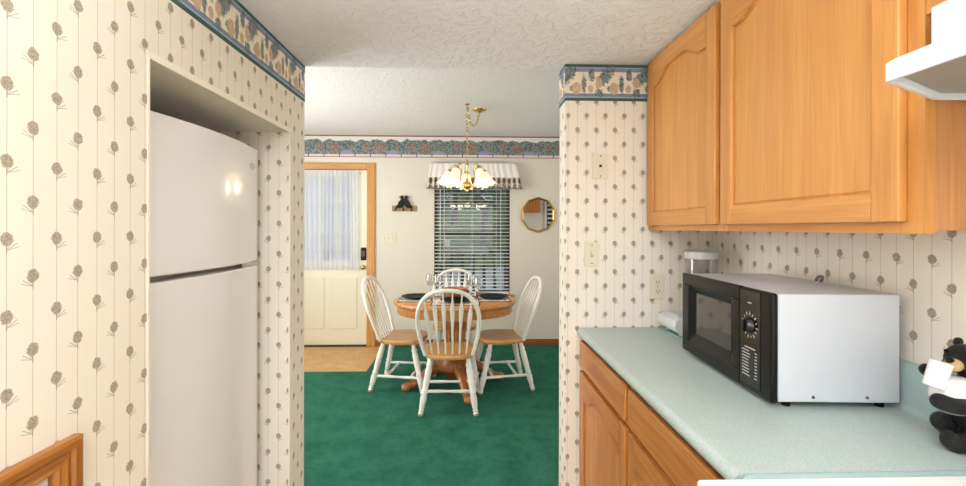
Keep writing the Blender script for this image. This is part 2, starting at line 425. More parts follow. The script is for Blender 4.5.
# ------------------------------------------------------------------ window
w = thing('window_1', '', ''); del w['label']; del w['category']; w['kind'] = 'structure'
w.location = (0, YF, 0)
obj('window_frame', G().box(WX0, WX0+.035, .03, .11, WZ0, WZ1).box(WX1-.035, WX1, .03, .11, WZ0, WZ1).box(WX0+.035, WX1-.035, .03, .11, WZ1-.035, WZ1).box(WX0+.035, WX1-.035, .03, .11, WZ0, WZ0+.035), WINFR, w)
f = obj('sash', G().box(WX0+.035, WX1-.035, .06, .10, 1.29, 1.335), WINFR, w)
obj('pane', G().box(WX0+.035, WX1-.035, .078, .082, WZ0+.035, 1.29), GLASS, f)
obj('pane', G().box(WX0+.035, WX1-.035, .084, .088, 1.335, WZ1-.035), GLASS, f)
obj('window_sill', G().box(WX0-.05, WX1+.05, -.055, .03, WZ0-.028, WZ0), TRIMX, w, bevel=.004)
obj('sticker', G().box(-.30, -.235, .074, .077, 1.15, 1.235), flat('sticker_white', (205, 212, 222), .5), f)
bl = thing('window_blind', 'white horizontal slat blind lowered over the dark dining window', 'blind', (0, YF, 0))
obj('head_rail', G().box(WX0+.006, WX1-.006, -.028, .02, 2.02, 2.058), BLINDM, bl)
obj('bottom_rail', G().box(WX0+.01, WX1-.01, -.024, .020, WZ0+.004, WZ0+.030), BLINDM, bl, bevel=.003)
z = WZ0+.062
while z < 2.01:
    dz = .0035
    g = G().prism([(-.024, z-dz), (-.004, z+.003), (.018, z+dz), (.018, z+dz-.0025), (-.004, z), (-.024, z-dz-.0025)], 0, WX0+.01, WX1-.01)
    obj('slat', g, BLINDM, bl); z += .0415
g = G()
for x in (-.30, .025, .36): g.box(x-.0022, x+.0022, -.0275, -.0255, WZ0+.02, 2.03).box(x-.001, x+.001, .0195, .021, WZ0+.02, 2.03)
obj('ladder_cord', g, BLINDM, bl)
obj('tilt_wand', G().rod((-.345, -.032, 1.0), (-.345, -.032, 2.03), [(0, .004), (1, .004)], 8), BLINDM, bl)
cc = obj('pull_cord', G().rod((.305, -.032, .84), (.305, -.032, 2.03), [(0, .0022), (1, .0022)], 6), BLINDM, bl)
obj('tassel', G().rod((.305, -.032, .80), (.305, -.032, .85), [(0, .008), (.3, .009), (1, .003)], 10), WHITE, cc)
# valance
def _val():
    M = Mat('valance_cloth', .85, .15); x, y, z = M.coords()
    n = M.noise(30, detail=3); P = .060; u = (x/P).frac(); v = (z*-1.0 + 1.955)/.125
    c = M.mix(v.gt(0.0), srgb(238, 234, 228), srgb(206, 200, 190))
    c = M.mix(ellipse(u, v, .5, .30, .34, .30, n, 1.1), c, M.mix(M.noise(70).soft(.4, .6), srgb(84, 40, 36), srgb(140, 96, 84)))
    c = M.mix((v + (n-.5)*.5).soft(.58, .66), c, M.mix(M.noise(50).soft(.45, .6), srgb(98, 98, 84), srgb(178, 170, 158)))
    c = M.mix(ellipse((x/P+.5).frac(), v, .5, .72, .18, .26, n, .8), c, srgb(212, 208, 200))
    return M.color(c).m
g = G(); nx = 160; nz = 12
for r in range(nz+1):
    t = r/nz; z = 2.125-.30*t; xa, xb = -.455-.045*t, .530+.072*t; dep = .075+.035*t
    pts = [(xa, 0)]+[(xa, -dep)]+[(xa+(xb-xa)*(i/nx), -dep-(.003+.006*t)*sin(i*.62+.8*sin(i*.11))) for i in range(1, nx)]+[(xb, -dep), (xb, 0)]
    g.v += [(p[0], p[1], z + (.003*sin(i*.31) if r == nz else 0)) for i, p in enumerate(pts)]
m = nx+3
for r in range(nz):
    for i in range(m-1): g.f.append((r*m+i, r*m+i+1, (r+1)*m+i+1, (r+1)*m+i))
v = obj('window_valance', g, _val(), smooth=60); v.location = (0, YF, 0)
v.modifiers.new('s', 'SOLIDIFY').thickness = .002
tag(v, 'white gathered valance with a dark red and grey animal band above the window', 'valance')

# ------------------------------------------------------------------ far wall pieces
hk = thing('coat_hook_rack', 'small wooden hook board with two black bear figures on the wall by the door', 'hook rack', (-.763, YF, 1.60))
obj('board', G().box(-.142, .142, -.016, 0, -.033, .034), wood('rack_wood', 0, (176, 148, 112), (140, 112, 80)), hk, bevel=.003)
for s in (-1, 1):
    g = G(); Rm = Matrix.Rotation(s*radians(-22), 3, 'Y')
    g.sphere((s*.036, -.028, .052), (.036, .018, .050), M=Matrix.Rotation(s*radians(-24), 3, 'Y')).sphere((s*.020, -.028, .098), (.019, .015, .030))
    g.sphere((s*.026, -.028, .128), (.019, .014, .017)).sphere((s*.058, -.03, .016), (.034, .018, .014)).sphere((s*.082, -.03, .022), (.012, .012, .018)).sphere((s*.014, -.026, .145), (.006, .005, .007)).sphere((s*.030, -.026, .146), (.006, .005, .006))
    b = obj('bear', g, BEARM, hk, smooth=180)
    r = b.modifiers.new('r', 'REMESH'); r.mode = 'VOXEL'; r.voxel_size = .004; r.use_smooth_shade = True
    obj('muzzle', G().sphere((s*.044, -.030, .131), (.013, .009, .009)), flat('bronze_muzzle', (96, 82, 54), .5), b, smooth=180)
for x in (-.098, -.010, .085):
    obj('hook', G().tube(curve([(x, -.017, .01), (x, -.03, -.012), (x, -.045, -.024), (x, -.055, -.012)], 5), .0065, 8), flat('hook_iron', (44, 28, 28), .4), hk, smooth=60)
def plate(label, x0, x1, y, z0, z1, kind, n=1, name='light_switch'):
    o = thing(name, label, 'light switch' if kind != 'o' else 'power outlet', ((x0+x1)/2, y, (z0+z1)/2))
    w, h = (x1-x0)/2, (z1-z0)/2
    obj('cover_plate', G().box(-w, w, -.006, 0, -h, h), IVORY, o, bevel=.003)
    for i in range(n):
        cx = (i-(n-1)/2)*.046
        if kind == 's':
            obj('toggle', G().box(cx-.005, cx+.005, -.016, -.005, -.004, .014), IVORY, o, bevel=.002)
            obj('toggle_surround', G().box(cx-.007, cx+.007, -.0066, -.0055, -.014, .014), flat('ivory_shadow_gap', (190, 182, 160), .5), o)
            for q in (-1, 1): obj('screw', G().rod((cx, -.008, q*h*.72), (cx, -.005, q*h*.72), [(0, .003), (1, .003)]), CHROME, o)
        if kind == 'j':
            obj('jack', G().box(-.006, .006, -.008, -.005, -.006, .006), DARK, o)
            for q in (-1, 1): obj('screw', G().rod((0, -.008, q*h*.8), (0, -.005, q*h*.8), [(0, .003), (1, .003)]), DARK, o)
        if kind == 'o':
            for s in (-1, 1):
                f = obj('socket', G().lathe([(.001, 0), (.0165, 0), (.0165, .003), (.001, .003)], (0, -.006, s*.021), 20, Matrix.Rotation(pi/2, 3, 'X')), IVORY, o, smooth=40)
                obj('slot', G().box(-.0075, -.0055, -.0098, -.0088, s*.021-.003, s*.021+.007).box(.0055, .0075, -.0098, -.0088, s*.021-.003, s*.021+.007).box(-.002, .002, -.0098, -.0088, s*.021-.011, s*.021-.007), DARK, f)
            obj('screw', G().rod((0, -.0075, 0), (0, -.005, 0), [(0, .003), (1, .003)]), CHROME, o)
    return o
plate('ivory three gang light switch plate on the beige wall right of the entry door', -1.03, -.86, YF, 1.20, 1.315, 's', 3)
plate('ivory phone jack plate high on the papered partition beside the upper cabinet', .566, .641, 1.98, 1.605, 1.722, 'j', name='wall_jack')
plate('ivory single toggle light switch on the papered partition above the counter corner', .530, .598, 1.98, 1.197, 1.312, 's')
plate('ivory double power outlet on the papered partition just above the counter', .838, .906, 1.98, 1.047, 1.160, 'o', name='power_outlet')
# mirror
mr = thing('wall_mirror', 'ten sided mirror in a thin gold frame right of the dining window', 'mirror', (.800, YF, 1.530))
N = 10; a0 = pi/10*1.0
R = []
for rr, yy in ((.180, -.004), (.188, -.020), (.200, -.024), (.207, -.012), (.205, 0)):
    R.append([(rr*cos(a0+2*pi*k/N), yy, rr*1.02*sin(a0+2*pi*k/N)) for k in range(N)])
obj('frame', G().rings(R, cap0=False, cap1=False), GOLD, mr)
obj('mirror_glass', G().prism([(.183*cos(a0+2*pi*k/N), .187*sin(a0+2*pi*k/N)) for k in range(N)], 1, -.007, -.003), flat('mirror_silver', (235, 235, 235), .01, 1, 1), mr)

wc = thing('wall_cabinet', 'small oak wall cabinet seen only as a reflection in the wall mirror', 'cabinet', (1.12, 2.11, 1.80))
obj('cabinet_box', G().box(-.16, .16, 0, .16, -.14, .16), LOWOAKZ, wc, bevel=.004)
obj('cabinet_door', G().box(-.15, .15, .161, .178, -.13, .15), LOWOAKZ, wc, bevel=.005)
w2 = struct('window_2', G().box(1.38, 1.42, 2.11, 2.135, .9, 2.05).box(2.16, 2.20, 2.11, 2.135, .9, 2.05).box(1.42, 2.16, 2.11, 2.135, 2.01, 2.05).box(1.42, 2.16, 2.11, 2.135, .9, .94), WHITE)
obj('dark_pane', G().box(1.42, 2.16, 2.111, 2.116, .94, 2.01), DARK, w2)
b2 = thing('window_blind', 'white slat blind seen at the right edge of the round mirror', 'blind', (1.79, 2.15, 0))
for i in range(13): obj('slat', G().prism([(-.012, .98+.08*i), (.012, 1.01+.08*i), (.012, 1.013+.08*i), (-.012, .983+.08*i)], 0, -.36, .36), BLINDM, b2)
obj('head_rail', G().box(-.37, .37, -.02, .02, 2.01, 2.05), BLINDM, b2)

# ------------------------------------------------------------------ chandelier
ch = thing('chandelier', 'brass chandelier with frosted bell shades hanging on a chain above the dining table', 'chandelier', (-.026, 3.73, 0))
def links(path, name):
    g = G(); P = [Vector(p) for p in path]; L = [0]
    for a, b in zip(P, P[1:]): L.append(L[-1]+(b-a).length)
    def at(s):
        for i in range(len(L)-1):
            if s <= L[i+1]: t = (s-L[i])/(L[i+1]-L[i]); return P[i].lerp(P[i+1], t), (P[i+1]-P[i]).normalized()
        return P[-1], (P[-1]-P[-2]).normalized()
    n = int(L[-1]/.030)
    for k in range(n):
        c, t = at((k+.5)*L[-1]/n); q = t.to_track_quat('Z', 'Y').to_matrix() @ Matrix.Rotation((k % 2)*pi/2, 3, 'Z')
        g.tube([c + q @ Vector((.010*cos(a*pi/5), 0, .020*sin(a*pi/5))) for a in range(10)], .0032, 6, closed=True)
    return obj(name, g, BRASS, ch, smooth=60)
links([(0, 0, 2.435), (0, 0, 1.96)], 'chain')
links(curve([(.005, .005, 2.42), (.012, .02, 2.36), (.030, .05, 2.30), (.055, .09, 2.285), (.085, .13, 2.32), (.105, .165, 2.41)], 6), 'swag_chain')
obj('ceiling_hook', G().lathe([(.001, 2.449), (.022, 2.449), (.016, 2.440), (.005, 2.436), (.001, 2.436)], n=16), BRASS, ch, smooth=60)
obj('ceiling_canopy', G().lathe([(.001, 2.449), (.062, 2.449), (.060, 2.443), (.045, 2.433), (.012, 2.425), (.006, 2.412), (.001, 2.412)], (.108, .175, 0), 24), BRASS, ch, smooth=60)
obj('centre_column', G().lathe([(.001, 1.965), (.008, 1.96), (.006, 1.94), (.016, 1.925), (.010, 1.905), (.007, 1.86), (.012, 1.83), (.007, 1.81), (.010, 1.78), (.034, 1.765), (.044, 1.745), (.036, 1.725), (.014, 1.712), (.010, 1.70), (.014, 1.690), (.001, 1.680)], n=20), BRASS, ch, smooth=60)
SHADE = emis('frosted_shade_lit', (255, 234, 200), .6)
BULB = emis('bulb_lit', (255, 226, 176), 6)
for deg in (165, 237, 309, 21, 93):
    a = radians(deg); u = Vector((cos(a), sin(a), 0))
    p = lambda r, z: u*r + Vector((0, 0, z))
    arm = obj('arm', G().tube(curve([p(.03, 1.745), p(.075, 1.73), p(.105, 1.78), p(.088, 1.86), p(.096, 1.915), p(.130, 1.915), p(.150, 1.880)], 6), .0055, 8), BRASS, ch, smooth=60)
    tilt = Matrix.Rotation(a, 3, 'Z') @ Matrix.Rotation(radians(-24), 3, 'Y')
    c0 = p(.150, 1.882)
    obj('shade_cap', G().lathe([(.001, .008), (.012, .006), (.024, -.006), (.026, -.016), (.001, -.016)], c0, 16, tilt), BRASS, arm, smooth=60)
    R = []; n = 40
    for r, z, rip in ((.020, -.012, 0), (.030, -.03, 0), (.040, -.055, 0), (.046, -.085, .01), (.053, -.112, .04), (.064, -.134, .09), (.070, -.146, .12)):
        R.append([c0 + tilt @ Vector((r*(1+rip*cos(8*2*pi*k/n))*cos(2*pi*k/n), r*(1+rip*cos(8*2*pi*k/n))*sin(2*pi*k/n), z-.05*rip*cos(8*2*pi*k/n))) for k in range(n)])
    sh = obj('shade', G().rings(R, cap0=True, cap1=False), SHADE, arm, smooth=80)
    obj('bulb', G().sphere(c0 + tilt @ Vector((0, 0, -.075)), (.022, .022, .034)), BULB, sh, smooth=180)

# ------------------------------------------------------------------ dining table and chairs
TX, TY = -.130, 3.76
t = thing('dining_table', 'honey oak pedestal dining table set with plates and glasses', 'table', (TX, TY, 0))
def ering(a, b, z, n=56): return [(a*cos(2*pi*k/n), b*sin(2*pi*k/n), z) for k in range(n)]
g = G().rings([ering(.500, .395, .712), ering(.518, .413, .715), ering(.526, .421, .724), ering(.528, .423, .738), ering(.523, .418, .752), ering(.510, .405, .760)])
obj('tabletop', g, TABLEW, t, smooth=50)
obj('apron', G().rings([ering(.498, .393, .712), ering(.498, .393, .655), ering(.492, .387, .645), ering(.470, .365, .645), ering(.470, .365, .712)], closed=True), TABLEW, t, smooth=50)
g = G().lathe([(.001, .722), (.16, .722), (.16, .700), (.115, .690), (.085, .66), (.080, .60), (.100, .56), (.105, .53), (.088, .49), (.070, .44), (.072, .36), (.092, .31), (.145, .25), (.165, .20), (.160, .165), (.120, .13), (.085, .10), (.070, .075), (.001, .07)], n=32)
ped = obj('pedestal', g, TABLEP, t, smooth=40)
g = G()
for q in range(8):
    a = q*pi/4+.2; g.rod((.078*cos(a), .078*sin(a), .36), (.084*cos(a), .084*sin(a), .60), [(0, .004), (.1, .014), (.9, .014), (1, .004)], 8)
obj('carved_reed', g, TABLEW, ped, smooth=60)
for deg in (197, 287, 17, 107):
    a = radians(deg); u = Vector((cos(a), sin(a), 0)); p = lambda r, z: u*r + Vector((0, 0, z))
    leg = obj('leg', G().tube(curve([p(.09, .16), p(.17, .165), p(.26, .12), p(.34, .065), p(.41, .042), p(.445, .036)], 6), [.045]*6+[.043]*6+[.038]*6+[.033]*6+[.035]*6+[.030], 14, sq=(0, 0, 1)), TABLEP, t, smooth=60)
    obj('toe', G().sphere(p(.425, .036), (.040, .040, .036)), TABLEW, leg, smooth=180)

def make_chair():
    c = thing('dining_chair', '', 'chair', group='arrow back chairs round the dining table')
    # saddled seat
    n = 40; R = []
    def se(k, s, zf):
        a = 2*pi*k/n; e = 2/2.7; x = abs(cos(a))**e*(1 if cos(a) >= 0 else -1); y = abs(sin(a))**e*(1 if sin(a) >= 0 else -1)
        w = .212 + .014*y; return (x*w*s, y*.208*s, zf(x*s, y*s))
    for s, z in ((.90, .396), (.975, .400), (1.0, .412), (1.0, .422), (.98, .432), (.93, .435)): R.append([se(k, s, lambda x, y: z) for k in range(n)])
    for s in (.8, .6, .4, .2): R.append([se(k, s, lambda x, y: .435-.012*(1-s)**.5*(1 if y < .3 else .4)+.004*max(0, y)*(1-abs(x))) for k in range(n)])
    obj('seat', G().rings(R), SEATW, c, smooth=40)
    prof = [(0, .012), (.02, .016), (.05, .016), (.07, .012), (.09, .018), (.11, .012), (.14, .0165), (.30, .021), (.36, .0165), (.38, .021), (.41, .0165), (.55, .020), (.78, .020), (.83, .016), (.86, .021), (.90, .015), (1, .013)]
    for sx, sy in ((-1, -1), (1, -1), (-1, 1), (1, 1)):
        foot = (sx*(.204 if sy < 0 else .222), (-.225 if sy < 0 else .232), .002); top = (sx*(.138 if sy < 0 else .155), sy*.130, .402)
        l = obj('leg', G().rod(foot, top, [(q, w*1.22) for q, w in prof], 14), WHITEPAINT, c, smooth=50)
        f0 = Vector(foot); d0 = (Vector(top)-f0)
        obj('foot_tip', G().rod(f0 - Vector((0,0,.002)), f0+d0*.035, [(0, .0152), (.5, .0205), (1, .0205)], 14), flat('worn_foot', (188, 160, 128), .6) if 'worn_foot' not in bpy.data.materials else bpy.data.materials['worn_foot'], l, smooth=50)
    sp = [(0, .009), (.08, .012), (.25, .0135), (.5, .010), (.75, .0135), (.92, .012), (1, .009)]
    def lp(sx, sy, z):
        a = Vector((sx*(.204 if sy < 0 else .222), (-.225 if sy < 0 else .232), 0)); b = Vector((sx*(.138 if sy < 0 else .155), sy*.130, .402)); return a.lerp(b, z/.402)
    for s in (-1, 1): obj('stretcher', G().rod(lp(s, -1, .128), lp(s, 1, .128), sp), WHITEPAINT, c, smooth=50)
    for tt in (.27, .80):
        obj('stretcher', G().rod(lp(-1, -1, .128).lerp(lp(-1, 1, .128), tt), lp(1, -1, .128).lerp(lp(1, 1, .128), tt), sp), WHITEPAINT, c, smooth=50)
    ly = lambda z: -.150-.30*(z-.43)-.10*(z-.43)**2
    hp = [(.178, .425), (.198, .50), (.218, .60), (.226, .70), (.212, .79), (.170, .868), (.100, .915), (0, .930)]
    pts = [(x, z) for x, z in hp] + [(-x, z) for x, z in hp[-2::-1]]
    cv = curve([(x, ly(z), z) for x, z in pts], 5)
    obj('back_bow', G().tube(cv, .0155, 12), WHITEPAINT, c, smooth=60)
    for i in range(6):
        f = (i-2.5)/2.5; xb = .128*f; xt = .170*f
        zt = max(p.z for p in [min(cv[:len(cv)//2+1] if xt > 0 else cv[len(cv)//2:], key=lambda p: abs(p.x-xt))])
        a, b = Vector((xb, ly(.43)+.008, .425)), Vector((xt, ly(zt), zt-.006)); L = b-a
        R = []
        for tq, w, th in ((0, .006, .006), (.15, .007, .005), (.45, .0100, .0042), (.62, .0150, .0036), (.72, .0165, .0034), (.76, .0160, .0034), (.86, .0070, .0040), (.90, .0055, .0045), (1, .0052, .0045)):
            c0 = a + L*tq
            R.append([c0 + Vector((w*cos(2*pi*k/10), th*sin(2*pi*k/10), 0)) for k in range(10)])
        obj('arrow_spindle', G().rings(R), WHITEPAINT, c, smooth=50)
    return c
c0 = make_chair(); c0.location = (-.152, 3.375, 0); c0.rotation_euler = (0, 0, radians(-1))
c0['label'] = 'nearest white arrow back chair, its back to the camera in front of the table'
dup(c0, (-.585, 3.805, 0), radians(-98), 'white arrow back chair at the left end of the table nearest the entry door')
dup(c0, (.285, 3.80, 0), radians(98), 'white arrow back chair at the right end of the table below the round mirror')
dup(c0, (-.150, 4.24, 0), radians(180), 'white arrow back chair behind the table, against the window side')

# table setting
def _mat():
    M = Mat('placemat_cloth', .9, .1); n = M.voro(28); n2 = M.noise(40)
    c = M.mix((n + n2*.4).soft(.90, .96), srgb(232, 224, 216), srgb(110, 100, 96)); x, y, z = M.coords()
    e = (x.abs() - .205).gt(0.0).mx((y.abs() - .142).gt(0.0))
    return M.color(M.mix(e, c, srgb(52, 46, 48))).m
MATM = _mat()
g = G().box(-.215, .215, -.150, .150, 0, .004)
sets = [((-.115, 3.555), 0, 'front'), ((-.463, 3.745), 90, 'left'), ((.205, 3.745), 90, 'right'), ((-.13, 4.00), 0, 'back')]
pl0 = None
where = {'front': 'nearest the camera behind the front chair', 'left': 'at the left end of the table', 'right': 'at the right end of the table', 'back': 'at the window side behind the bowl'}
pm = None; dp = None; wg = None
prof = [(.001, .004), (.060, .004), (.070, .006), (.105, .017), (.128, .024), (.130, .027), (.126, .028), (.100, .020), (.072, .011), (.001, .010)]
for (x, y), r, k in sets:
    rr = radians(r)
    if pm is None: pm = obj('placemat', g, MATM, bevel=.0015); o = pm
    else: o = pm.copy(); COL.objects.link(o)
    # the mats shrink a little towards the oval edge where they are set lengthwise
    o.location = (x, y, .7605); o.rotation_euler = (0, 0, rr)
    o.scale = (.80, .92, 1) if r else (.92, 1.0, 1)
    tag(o, 'pale patterned cloth placemat under the dark plate ' + where[k], 'placemat', 'placemats on the dining table')
    if dp is None: dp = obj('dinner_plate', G().lathe(prof, n=40), PLATE, smooth=50); p = dp
    else: p = dp.copy(); COL.objects.link(p)
    p.location = (x, y, .7615) if k != 'back' else (x, y, .7615)
    tag(p, 'dark glossy dinner plate on the placemat ' + where[k], 'plate', 'dark plates on the dining table')
gp = [(.001, 0), (.033, .001), (.034, .003), (.010, .006), (.0045, .012), (.004, .075), (.008, .084), (.026, .098), (.038, .120), (.040, .145), (.034, .190), (.0325, .190), (.0380, .145), (.036, .121), (.025, .101), (.006, .088), (.001, .087)]
for (x, y), lab in (((-.36, 3.93), 'stemmed wine glass left of the bowl, nearest the left plate'), ((-.285, 3.83), 'stemmed wine glass just left of the wooden bowl'),
                    ((.010, 3.875), 'stemmed wine glass just right of the wooden bowl'), ((.075, 3.66), 'stemmed wine glass beside the right plate, nearest of the glasses')):
    if wg is None: wg = obj('wine_glass', G().lathe(gp, n=24), CLEAR, smooth=60); o = wg
    else: o = wg.copy(); COL.objects.link(o)
    o.location = (x, y, .7655 if x in (-.335, .010, .075) else .7605); tag(o, lab, 'wine glass', 'wine glasses on the dining table')
BOWLW = wood('bowl_wood', 0, (190, 130, 84), (158, 98, 56), .35)
o = obj('wooden_bowl', G().lathe([(.001, 0), (.055, 0), (.060, .006), (.085, .035), (.102, .075), (.104, .088), (.098, .089), (.092, .074), (.070, .030), (.045, .014), (.001, .012)], n=36), BOWLW, smooth=50)
o.location = (-.125, 3.765, .7605); tag(o, 'round brown wooden bowl at the centre of the dining table', 'bowl')

# ------------------------------------------------------------------ refrigerator
fr = thing('refrigerator', 'white top freezer refrigerator standing in the papered wall alcove', 'refrigerator', (-.895, 1.480, 0))
obj('cabinet', G().box(-.70, -.055, -.358, .358, .02, 1.675), APPL, fr, bevel=.006)
def bulge(z0, z1, n=24):
    g = G(); P = []
    for i in range(n+1):
        t = i/n; y = -.366+.732*t; P.append((.005+.046*(1-(2*t-1)**2)-(.010 if i in (0, n) else 0), y))
    return g.prism(P + [(-.05, .366), (-.05, -.366)], 2, z0, z1)
for z0, z1, nm in ((1.238, 1.694, 'freezer_door'), (.10, 1.222, 'fridge_door')):
    o = obj(nm, bulge(z0, z1), APPL, fr, bevel=.006, seg=3)
    if nm == 'freezer_door':
        obj('badge', G().lathe([(.001, 0), (.030, 0), (.030, .003), (.024, .005), (.001, .005)], (.025, .262, 1.618), 24, Matrix.Rotation(radians(14), 3, 'Z') @ Matrix.Rotation(pi/2, 3, 'Y') , sy=1.0), CHROME, o, smooth=50, label='small oval silver badge')
        bd = [q for q in SC.objects if q.parent == o][0]
        for v in bd.data.vertices: v.co.z = 1.618+(v.co.z-1.618)*.45
    if nm == 'freezer_door': obj('top_cap', bulge(1.689, 1.693), APPL, o)
obj('door_gap', G().box(-.055, -.006, -.355, .355, 1.215, 1.245), flat('gap_shade_grey', (150, 142, 130), .7), fr)  # shade between the two doors is put into this strip's grey
obj('hinge', G().box(-.03, .020, .20, .335, 1.2235, 1.2365), CHROME, fr)
obj('kick_grille', G().box(-.05, -.02, -.35, .35, .01, .09), flat('grille_grey', (120, 118, 114), .5), fr)

# ------------------------------------------------------------------ upper cabinets
def cathedral(y0, y1, z0, z1, rise, n=24):       # outline in (y,z), arched top
    P = [(y0, z0), (y1, z0)]
    for i in range(n+1):
        t = i/n; y = y1+(y0-y1)*t; s = 1-abs(2*t-1)
        e = min(1, max(0, (s-.12)/.62)); e = e*e*(3-2*e); P.append((y, z1+rise*e))
    return P
def multi(name, boxes, m, parent, **k):          # each piece a part of its own
    return [obj(name, G().box(*b), m, parent, **k) for b in boxes]
def arched_door(parent, x, y0, y1, z0, z1, st=.058, rise=.05, mats=(OAKZ, OAKY, PANEL)):
    th = .020; ia, ib, pz = y0+st, y1-st, z1-st-rise-.012
    out = cathedral(ia, ib, z0+st, pz, rise); cy, cz = (ia+ib)/2, (z0+st+pz)/2
    def inset(P, q): return [(p[0]+(q if p[0] < cy else -q)*min(1, abs(p[0]-cy)/.05), p[1]+(q if p[1] < cz else -q)) for p in P]
    R = [[(x+th, a, b) for a, b in inset(out, -.004)], [(x+.0125, a, b) for a, b in inset(out, -.004)], [(x+.0125, a, b) for a, b in inset(out, .003)], [(x+.010, a, b) for a, b in inset(out, .008)], [(x+.0105, a, b) for a, b in inset(out, .012)]]
    o = obj('door', G().rings(R, cap0=True, cap1=True), mats[2], parent, smooth=20)
    multi('stile', [(x, x+th, y0, ia, z0, z1), (x, x+th, ib, y1, z0, z1)], mats[0], o, bevel=.004)
    obj('rail', G().box(x+.0005, x+th, ia, ib, z0, z0+st), mats[1], o, bevel=.003)
    obj('rail', G().prism(cathedral(ia, ib, z0, pz, rise)[2:] + [(ia, z1), (ib, z1)], 0, x+.0005, x+th), mats[1], o)
    return o
uc = thing('upper_cabinet', 'two door oak wall cabinet with arched door panels above the counter', 'cabinet', (0, 0, 0))
UX = .830
obj('cabinet_box', G().box(UX+.02, 1.134, .762, 1.976, 1.372, 2.136), wood('cabinet_side_oak', 2, (206, 146, 90), (184, 122, 70)), uc)
multi('face_stile', [(UX, UX+.02, .760, .808, 1.366, 2.136), (UX, UX+.02, 1.36, 1.42, 1.366, 2.136), (UX, UX+.02, 1.93, 1.976, 1.366, 2.136)], OAKZ, uc)
multi('face_rail', [(UX+.0005, UX+.0205, .808, 1.36, 1.366, 1.41), (UX+.0005, UX+.0205, 1.42, 1.93, 1.366, 1.41), (UX+.0005, UX+.0205, .808, 1.93, 2.085, 2.136)], OAKY, uc)
arched_door(uc, UX-.020, .790, 1.372, 1.388, 2.122)
arched_door(uc, UX-.020, 1.402, 1.950, 1.388, 2.122)
# cabinet above the range hood
hc = thing('hood_cabinet', 'short oak cabinet above the white range hood', 'cabinet')
obj('cabinet_box', G().box(UX+.02, 1.134, -.06, .758, 1.770, 2.136), PANEL, hc)
multi('face_stile', [(UX, UX+.02, .712, .758, 1.765, 2.136), (UX, UX+.02, -.06, -.02, 1.765, 2.136)], OAKZ, hc)
multi('face_rail', [(UX, UX+.02, -.02, .712, 1.765, 1.79), (UX, UX+.02, -.02, .712, 2.09, 2.136)], OAKY, hc)
arched_door(hc, UX-.020, .345, .718, 1.785, 2.122, rise=.03)
arched_door(hc, UX-.020, -.05, .335, 1.785, 2.122, rise=.03)
# hood
hd = thing('range_hood', 'white range hood with slanted front lip beside the oak wall cabinet', 'range hood')
obj('upper_housing', G().box(.806, 1.134, -.05, .730, 1.65, 1.763), WHITE, hd, bevel=.003)
pb = [(.637, .642), (.806, .728), (1.134, .728), (1.134, -.045), (.790, -.045), (.637, .05)]
pt = [(.650, .640), (.810, .728), (1.134, .728), (1.134, -.045), (.795, -.045), (.650, .05)]
def shr(P, q):
    cx, cy = .88, .345; return [(p[0]+(q if p[0] < cx else -q), p[1]+(-q if p[1] > cy else q)) for p in P]
R = [[(a, b, 1.616) for a, b in shr(pb, .008)], [(a, b, 1.600) for a, b in shr(pb, .006)], [(a, b, 1.600) for a, b in pb], [(a, b, 1.628) for a, b in pb], [(a, b, 1.636) for a, b in pt], [(a+.11 if a < .9 else a, min(b, .738), 1.660) for a, b in pt]]
obj('visor', G().rings(R, cap0=False, cap1=True), WHITE, hd, bevel=.002)
obj('filter_panel', G().prism([(a, b) for a, b in shr(pb, .009)], 2, 1.610, 1.614), flat('filter_grey', (150, 152, 148), .4, .5, .3), hd)

# ------------------------------------------------------------------ base cabinets + counter
def base(label, y0, y1):
    b = thing('base_cabinet', label, 'cabinet', group='oak base cabinets under the counter')
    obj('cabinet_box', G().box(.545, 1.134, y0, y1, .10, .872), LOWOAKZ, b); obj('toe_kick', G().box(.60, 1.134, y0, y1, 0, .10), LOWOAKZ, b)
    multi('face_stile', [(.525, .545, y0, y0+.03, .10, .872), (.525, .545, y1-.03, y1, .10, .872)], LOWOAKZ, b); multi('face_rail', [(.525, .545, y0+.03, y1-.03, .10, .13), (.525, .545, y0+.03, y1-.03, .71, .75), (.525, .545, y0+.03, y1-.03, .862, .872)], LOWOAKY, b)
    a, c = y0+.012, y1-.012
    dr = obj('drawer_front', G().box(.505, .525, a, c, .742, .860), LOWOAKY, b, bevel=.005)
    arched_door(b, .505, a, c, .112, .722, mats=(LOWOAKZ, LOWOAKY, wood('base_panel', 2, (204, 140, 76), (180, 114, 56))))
base('oak base cabinet under the counter against the papered partition', 1.378, 1.976)
base('oak base cabinet under the counter next to the white stove', .790, 1.376)
ct = thing('countertop', 'pale teal laminate countertop with rolled front edge and backsplash lip', 'countertop')
n = 8; prof = [(1.133, .874), (1.133, .914)]
for i in range(n+1):
    a = pi/2+pi*i/n*.95; prof.append((.516+.019*cos(a), .895+.019*sin(a)))
prof += [(.512, .874)]
obj('worktop', G().prism([(p[0], p[1]) for p in prof], 1, .795, 1.978), COUNTER, ct, smooth=50)
g = G()
pp = [(1.133, .7935)]; pp += [(.530+.035*cos(a), .7935 if False else .7935) for a in ()]
cor = [(.545-.045*sin(radians(q)), .7935-.024+.024*cos(radians(q))) for q in range(0, 91, 15)]
obj('end_strip', G().prism([(1.133, .7935)]+cor+[(.503, .768), (1.133, .768)], 2, .874, .9125), flat('teal_edge', (168, 194, 194), .35), ct)
sp = [(1.134, .914), (1.134, 1.033), (1.118, 1.033), (1.112, 1.026), (1.111, .93), (1.106, .919), (1.096, .914)]
obj('backsplash', G().prism(sp, 1, .768, 1.978), flat('teal_splash', (168, 190, 190), .35), ct, smooth=60)
